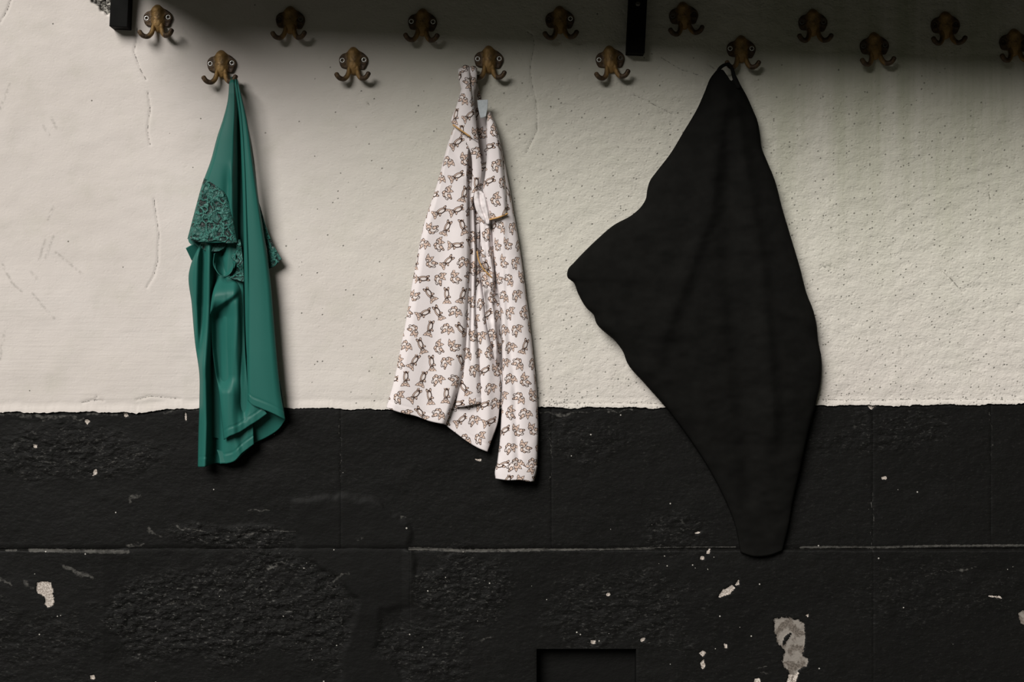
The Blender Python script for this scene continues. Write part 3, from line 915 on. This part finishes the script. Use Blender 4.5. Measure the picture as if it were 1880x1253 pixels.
# middle panel with the deep slanting fold
sheet('body_middle', [(400, 506), (389, 545), (386, 575), (389, 625), (394, 672), (402, 720), (406, 760), (411, 808)],
      [(446, 496), (452, 560), (456, 640), (466, 700), (476, 740), (490, 760)], M['satin'], green,
      lambda px, py, U, V: 33 - 24 * sstep(.14, 0, V) + rim(U, .10, 5, 1, 0) + 2.5 * fbm(px / 12, py / 80, 19, 2)
      + 9 * sstep(577 - (px - 386) * 0.72 + 7, 577 - (px - 386) * 0.72 - 5, py) * sstep(470, 545, py) * sstep(446, 425, px)
      + F(px, py, [(396, 560), (398, 640), (408, 720)], -24, 8, 24, 585, 690, 34)
      + F(px, py, [(438, 560), (430, 640), (424, 720), (428, 800)], 7, 17, 10)
      + F(px, py, [(446, 480), (450, 640), (447, 740)], -16, 8, 9)
      + hemline(V, py, 320, 16),
      B=[(411, 808), (420, 802), (438, 795), (458, 782), (474, 772), (490, 760)])
# upper left: shoulder of the top falling from the hook to the sleeve
def d_shoulder(px, py, U, V):
    d = gb(py) + 4 * np.sin(np.clip(U, 0, 1) * 2.6) * sstep(150, 260, py)
    d = d + rim(U, .16, 13, 1, 0) + rim(U, .22, 19, 0, 1)
    d = d + F(px, py, [(419, 340), (416, 375), (424, 450)], -4, 9, 6)
    d = d + F(px, py, [(425, 330), (428, 400), (430, 450)], 4, 5, 5)
    return d - 26 * np.clip(1 - V / 0.03, 0, 1) ** 2
SL = [(421, 148), (418, 184), (409, 220), (400, 247), (386, 298), (375, 328), (362, 374), (353, 408), (345, 438)]
sheet('shoulder', SL, [(430, 143), (434, 200), (435, 260), (436, 330), (436, 400), (437, 446)], M['satin'], green, d_shoulder,
      T=[(421, 148), (424, 142), (428, 141), (431, 143)], B=[(345, 438), (360, 444), (385, 446), (415, 446), (437, 446)])
# lace band of the near sleeve
sheet('lace_sleeve', [(374.5, 327), (367, 352), (359, 382), (351, 412), (344, 439)],
      [(392, 338), (411, 352), (420, 372), (427, 398), (432, 425), (436, 446)], M['lace'], green,
      lambda px, py, U, V: gb(py) + 4 * np.sin(np.clip((px - 345) / 100, 0, 1) * 2.6) + rim(U, .12, 9, 1, 0.5) + 2.6
      + 1.2 * fbm(px / 7, py / 7, 5, 2), B=[(344, 439), (356, 443), (380, 444), (398, 442), (418, 447), (436, 446)], step=1.8)
# inside of the sleeve opening and its far lip
sheet('sleeve_lining', [(345, 436), (347, 445), (362, 455)], [(438, 430), (436, 445), (430, 458)], M['satin'], green,
      lambda px, py, U, V: 13 + 3 * V + 0 * px, B=[(362, 455), (385, 462), (408, 461), (430, 458)])
sheet('sleeve_lip', [(368, 449), (370, 455), (376, 459)], [(418, 446), (412, 455), (402, 461)], M['lace'], green,
      lambda px, py, U, V: 22 + 6 * V + 0 * px, T=[(368, 449), (388, 447), (400, 449), (418, 446)], B=[(376, 459), (388, 462), (402, 461)], step=1.5)
# lace edge winding down behind the sleeve, second small opening
sheet('lace_ruffle', [(430, 440), (434, 458), (424, 472), (431, 482), (428, 500), (418, 508)],
      [(441, 440), (444, 460), (446, 480), (447, 500), (448, 518)], M['lace'], green,
      lambda px, py, U, V: 31 + 4 * np.sin(V * 14) + rim(U, .3, 5, 1, 0), B=[(418, 508), (432, 514), (448, 518)], step=1.5)
tube('ruffle_edge', [(394, 480, 30), (396, 494, 34), (404, 505, 36), (412, 508, 36), (422, 503, 36), (428, 490, 35), (426, 478, 33)], [0.8] * 7, M['satin'], green, 8)
sheet('ruffle_inside', [(394, 466), (393, 488), (402, 503)], [(432, 466), (430, 490), (420, 504)], M['satin'], green,
      lambda px, py, U, V: 35 - 27 * np.sin(U * 3.14) ** 0.6 * np.clip(1.15 - V, 0, 1) ** 0.5, T=[(394, 466), (410, 460), (432, 466)], B=[(402, 503), (411, 507), (420, 504)])
# turned-back corner under the sleeve
sheet('side_tab', [(356, 448), (348, 452), (341, 456)], [(373, 462), (362, 470), (352, 479)], M['satin'], green,
      lambda px, py, U, V: 20 - 9 * U + 0 * px)
# narrow pleat and front right panel
sheet('pleat', [(430, 146), (439, 210), (444, 300), (447, 400), (449, 520), (452, 640), (457, 720)],
      [(435, 145), (447, 230), (453, 320), (456, 420), (460, 520), (463, 640), (466, 720)], M['satin'], green,
      lambda px, py, U, V: gb(py) + 1 + 5 * np.sin(np.clip(U, 0, 1) * math.pi) - 22 * np.clip(1 - V / .02, 0, 1) ** 2 - 17 * sstep(.55, .95, V),
      T=[(429, 146), (432, 142), (435, 145)])
sheet('front_panel', [(433, 147), (441, 205), (448, 300), (452, 400), (455, 500), (455, 600), (455, 680), (455, 736)],
      [(437, 148), (455, 228), (465, 300), (473, 355), (483, 420), (492, 480), (497, 520), (502, 580), (507, 640), (516, 725), (524, 771)],
      M['satin'], green,
      lambda px, py, U, V: gb(py) + 3 + 3 * np.sin(U * math.pi) + rim(U, .10, 5, 1, 0) + rim(U, .2, 5, 0, 1)
      + hemline(V, py, 630, 16) - 22 * np.clip(1 - V / .02, 0, 1) ** 2,
      T=[(433, 147), (435, 144), (437, 148)], B=[(455, 736), (462, 743), (478, 750), (500, 759), (524, 771)])
# far sleeve showing at the right
sheet('lace_sleeve', [(470, 360), (482, 420), (490, 460), (494, 494)], [(477, 380), (489, 420), (500, 447), (517, 476)], M['lace'], green,
      lambda px, py, U, V: 17 + 5 * U + 0 * px, B=[(494, 494), (505, 488), (517, 476)], step=1.8)

# ---- printed pyjama shirt
shirt = empty('pyjama_shirt', tuple(P(858, 130, 0)), 'white pyjama shirt printed with small brown dogs, hanging from one collar', 'garment')
PC = M['printc']
sb = base([(118, 30), (150, 38), (240, 36), (400, 32), (600, 30), (780, 26)])
sheet('back_panel', [(850, 150), (842, 250), (815, 370), (790, 480), (765, 600), (745, 700), (760, 745)],
      [(876, 150), (900, 250), (918, 350), (930, 450), (935, 560), (930, 680), (925, 745)], PC, shirt,
      lambda px, py, U, V: 5 + 2.5 * np.sin(px / 6.0) * sstep(300, 500, py) + 0 * px, uv0=(400, 12))
sheet('front_inner', [(866, 390), (862, 480), (852, 600), (840, 700), (828, 750), (814, 778)],
      [(884, 395), (881, 450), (881, 491), (888, 548), (894, 600), (904, 642), (916, 680), (920, 706), (918, 741), (914, 776), (903, 808), (895, 830)], PC, shirt,
      lambda px, py, U, V: 11 + 3 * V + rim(U, .2, 5, 0, 1) + F(px, py, [(886, 560), (896, 640), (893, 830)], 6, 14, 10) + hemline(V, py, 440, 13) * 0.6,
      B=[(814, 778), (835, 794), (858, 811), (880, 824), (895, 830)], uv0=(90, 200))
sheet('front_pleat', [(858, 330), (856, 450), (852, 600), (846, 690), (836, 748)],
      [(868, 330), (872, 400), (875, 467), (873, 530), (873, 570), (877, 630), (881, 680), (885, 741)], PC, shirt,
      lambda px, py, U, V: 20 + 4 * np.sin(U * 3) + rim(U, .25, 5, 0, 1) + F(px, py, [(866, 400), (866, 560), (864, 640)], -4, 3, 3) + hemline(V, py, 410, 12) * 0.6,
      B=[(836, 748), (850, 747), (866, 744), (885, 741)], uv0=(200, 77))
def d_left(px, py, U, V):
    d = sb(py) + rim(U, .14, 12, 1, 0) + rim(U, .08, 7, 0, 1)
    d = d + F(px, py, [(850, 300), (846, 450), (838, 620), (820, 760)], 5, 26, 12)
    d = d - F(px, py, [(820, 420), (800, 600), (775, 760)], 3, 22, 24)
    d = d + F(px, py, [(828, 262), (850, 310)], -3, 10, 8, 275, 312, 18)
    return d + hemline(V, py, 560, 13) * 0.6
sheet('front_panel', [(838, 205), (834, 232), (828, 247), (818, 279), (806, 325), (799, 349), (780, 406), (768, 460), (755, 530), (743, 600), (733, 650), (723, 700), (709, 749)],
      [(864, 205), (864, 250), (860, 300), (861, 380), (863, 460), (860, 540), (856, 620), (849, 690), (841, 718), (830, 748), (818, 780)], PC, shirt, d_left,
      B=[(709, 749), (735, 758), (762, 764), (790, 774), (818, 780)], uv0=(0, 0))
# sleeve, a flattened tube, with its cuff
def d_sleeve(px, py, U, V):
    d = 12 + 19 * np.sqrt(np.clip(1 - (2 * U - 1) ** 2, 0, 1)) ** 0.7 + 3 * sstep(450, 250, py)
    d = d + F(px, py, [(925, 480), (934, 600), (946, 720), (952, 860)], -4, 7, 5)
    d = d + F(px, py, [(924, 430), (926, 540), (925, 700)], 3, 4, 6)
    return d + 2.2 * fbm(px / 20, py / 34, 8, 2)
slv = sheet('sleeve', [(896, 300), (898, 380), (903, 430), (907, 480), (913, 530), (919, 580), (921, 640), (921, 741), (918, 800), (911, 862)],
            [(908, 222), (925, 290), (938, 360), (945, 400), (952, 440), (962, 510), (972, 590), (980, 660), (985, 715), (988, 760), (988, 830), (986, 862)],
            PC, shirt, d_sleeve, B=[(911, 862), (935, 857), (960, 860), (986, 862)], uv0=(57, 310))
cf = sheet('cuff', [(910, 856), (908, 868), (909, 879)], [(987, 856), (985, 868), (981, 884)], PC, slv,
           lambda px, py, U, V: 13.5 + 20 * np.sqrt(np.clip(1 - (2 * U - 1) ** 2, 0, 1)) ** 0.6 - 1.5 * np.exp(-(V / .12) ** 2),
           T=[(910, 856), (935, 852), (960, 855), (987, 856)], B=[(909, 879), (930, 882), (958, 882), (974, 885), (981, 884)], uv0=(140, 35), step=1.6)
# crumpled inner placket between pleat and sleeve
sheet('placket', [(880, 395), (882, 430), (884, 470), (893, 500), (905, 540)], [(908, 395), (916, 430), (916, 470), (914, 500), (916, 540)], PC, shirt,
      lambda px, py, U, V: 24 - 12 * U + F(px, py, [(898, 400), (896, 450), (905, 500)], 9, 5, 4) + F(px, py, [(908, 400), (911, 470), (912, 540)], -7, 4, 4)
      + F(px, py, [(889, 400), (889, 480), (900, 540)], 4, 4, 4) + 3 * fbm(px / 12, py / 16, 15, 2), uv0=(333, 12), step=1.6)
sheet('inner_crumple', [(882, 500), (889, 548), (895, 600), (905, 642), (912, 670)], [(914, 500), (918, 555), (922, 610), (924, 650), (925, 680)], PC, shirt,
      lambda px, py, U, V: 23 - 17 * U + F(px, py, [(899, 500), (904, 560), (912, 640)], 5, 4, 3) + 6 * fbm(px / 13, py / 18, 55, 2), uv0=(41, 7), step=1.6)
tube('pocket_piping', [(876, 462, 25), (879, 478, 27), (886, 492, 28), (895, 502, 28), (903, 510, 26)], [1.3] * 5, M['gold'], shirt, 8)
# wrinkled white facing at the foot of the collar
sheet('facing', [(871, 352), (870, 368), (875, 388), (884, 402), (890, 409)], [(884, 351), (893, 362), (899, 378), (901, 392), (901, 406)], M['cotton'], shirt,
      lambda px, py, U, V: 33 + 5 * np.sin(U * 3.1) + F(px, py, [(880, 355), (884, 380), (893, 405)], -4, 2.5, 2.5) + F(px, py, [(888, 355), (893, 380), (897, 405)], 2.5, 2.5, 2)
      + 2.5 * fbm(px / 8, py / 8, 21, 2), B=[(890, 409), (895, 412), (899, 411), (901, 406)], step=1.3)
# collar right, ending in piping
colr = sheet('collar', [(894, 212), (892, 250), (893, 290), (890, 325), (886, 350), (894, 378), (900, 403)],
             [(901, 206), (911, 232), (919, 265), (924, 305), (929, 345), (931, 370), (932, 392)], PC, shirt,
             lambda px, py, U, V: 37 + 4 * np.sin(U * 2.8) + rim(U, .2, 8, 1, 0) + rim(U, .22, 9, 0, 1) - 14 * sstep(.25, 0, V),
             T=[(894, 212), (897, 206), (901, 206)], B=[(900, 403), (915, 399), (932, 392)], uv0=(500, 70), step=1.7)
tube('collar_piping', [(899, 403.5, 37), (915, 399.5, 41), (932, 392.5, 36)], [1.5] * 3, M['gold'], colr, 8)
# the bunched collar over the hook arm
sheet('collar_bunch', [(861, 124), (866, 170), (871, 215), (876, 262), (880, 300)], [(876, 126), (875, 150), (871, 178), (875, 230), (880, 302)], PC, shirt,
      lambda px, py, U, V: 36 - 11 * U * sstep(0, .3, V) + 3 * np.sin(U * 3.1) - 24 * np.clip(1 - V / .06, 0, 1) ** 2, T=[(861, 124), (867, 121), (873, 122), (876, 126)], uv0=(222, 9), step=1.6)
sheet('lapel', [(858, 250), (857, 262), (864, 280), (867, 315), (866, 345), (863, 370)], [(874, 240), (880, 270), (884, 300), (884, 322), (878, 346), (867, 371)], PC, shirt,
      lambda px, py, U, V: 36 + 4 * np.sin(U * 3.1) - 5 * V, uv0=(22, 140), step=1.7)
sheet('collar_fold', [(841, 127), (842, 142), (846, 162)], [(849, 122), (850, 140), (850, 165)], PC, shirt,
      lambda px, py, U, V: 33 + 4 * np.sin(U * 3.1) - 16 * np.clip(1 - V / .2, 0, 1) ** 2, uv0=(710, 5), step=1.4)
coll = sheet('collar', [(846, 124), (846, 150), (846, 164), (842, 180), (836, 200), (830, 214), (828, 223), (833, 230)],
      [(863, 123), (865, 150), (868, 180), (872, 210), (876, 240), (879, 262)], PC, shirt,
      lambda px, py, U, V: 40 + 4.5 * np.sin(U * 3.1) - 26 * np.clip(1 - V / .09, 0, 1) ** 2 + rim(U, .2, 7, 1, .6)
      + F(px, py, [(850, 150), (846, 175), (838, 215)], -2.5, 5, 5),
      T=[(846, 124), (851, 120), (858, 120), (863, 123)], B=[(833, 230), (848, 240), (863, 251), (879, 262)], uv0=(611, 44), step=1.7)
tube('collar_piping', [(832, 229.5, 39), (848, 240.5, 44), (863, 251, 45)], [1.5] * 3, M['gold'], coll, 8)
tg = sheet('neck_tag', [(876, 184), (878, 200), (882, 217)], [(896, 183), (895, 198), (892, 214)], M['tagw'], shirt,
           lambda px, py, U, V: 27 + 3 * U + 0 * px, B=[(882, 217), (887, 216), (892, 214)], step=1.6, thick=0.6)
tg['label'] = 'blank pale grey sewn-in label'

# ---- black garment
blk = empty('black_garment', tuple(P(1335, 130, 0)), 'big shapeless black garment hanging by its loop on the right', 'garment')
BL = [(1316, 131), (1306, 144), (1295, 170), (1283, 197), (1256, 243), (1231, 284), (1207, 315), (1194, 333), (1189, 350), (1187, 364), (1178, 380), (1162, 395),
      (1125, 416), (1098, 439), (1073, 463), (1055, 482), (1043, 496), (1042, 508), (1054, 519), (1061, 537), (1078, 566), (1091, 579), (1094, 590), (1131, 627),
      (1144, 645), (1152, 666), (1183, 703), (1220, 745), (1258, 795), (1295, 850), (1330, 915), (1350, 965), (1360, 1015)]
BR = [(1350, 140), (1360, 160), (1368, 174), (1380, 200), (1389, 221), (1394, 245), (1397, 269), (1409, 300), (1420, 326), (1436, 384), (1452, 437), (1468, 490), (1484, 548),
      (1490, 562), (1498, 590), (1502, 627), (1508, 658), (1507, 700), (1497, 745), (1483, 800), (1470, 860), (1456, 920), (1446, 975), (1436, 1012)]


def d_black(px, py, U, V):
    prof = np.sqrt(np.clip(1 - (2 * U - 1) ** 2, 0, 1)) ** 0.75
    full = np.interp(py, [120, 200, 400, 600, 750, 900, 1020], [12, 24, 34, 36, 32, 18, 6])
    edge = np.interp(py, [120, 300, 600, 800, 1020], [24, 26, 26, 17, 8])
    d = edge + full * prof
    d = d + prof * (F(px, py, [(1330, 180), (1300, 400), (1210, 640)], 7, 22, 15) + F(px, py, [(1350, 200), (1400, 500), (1420, 800)], 8, 20, 14)
                    + F(px, py, [(1340, 220), (1340, 500), (1380, 900)], -7, 20, 20))
    d = d + prof * 5 * np.exp(-((py - 560 - 0.35 * (px - 1400)) / 12) ** 2) * sstep(1380, 1440, px)
    d = d + prof * 5 * fbm(px / 60, py / 34, 33, 3)
    return d


sheet('body', BL, BR, M['blackcloth'], blk, d_black, T=[(1316, 131), (1326, 128), (1334, 137), (1343, 148), (1350, 140)],
      B=[(1360, 1015), (1385, 1022), (1412, 1020), (1436, 1012)], step=3.2, thick=2.0)
sheet('back', BL, BR, M['blackcloth'], blk,
      lambda px, py, U, V: 5.5 + np.interp(py, [120, 300, 600, 800, 1020], [17, 19, 19, 10, 1]) * np.abs(2 * U - 1) ** 3,
      T=[(1316, 131), (1326, 134), (1334, 142), (1343, 150), (1350, 140)], B=[(1360, 1015), (1385, 1022), (1412, 1020), (1436, 1012)], step=3.2, thick=2.0)
tube('hanging_loop', [(1316, 136, 34), (1322, 125, 34), (1331, 119, 33), (1338, 118, 32), (1344, 127, 33), (1348, 142, 36), (1356, 160, 38)],
     [3.4, 3.2, 3.0, 3.0, 3.6, 4.2, 4.6], M['blackcloth'], blk, 10, flat=0.45)
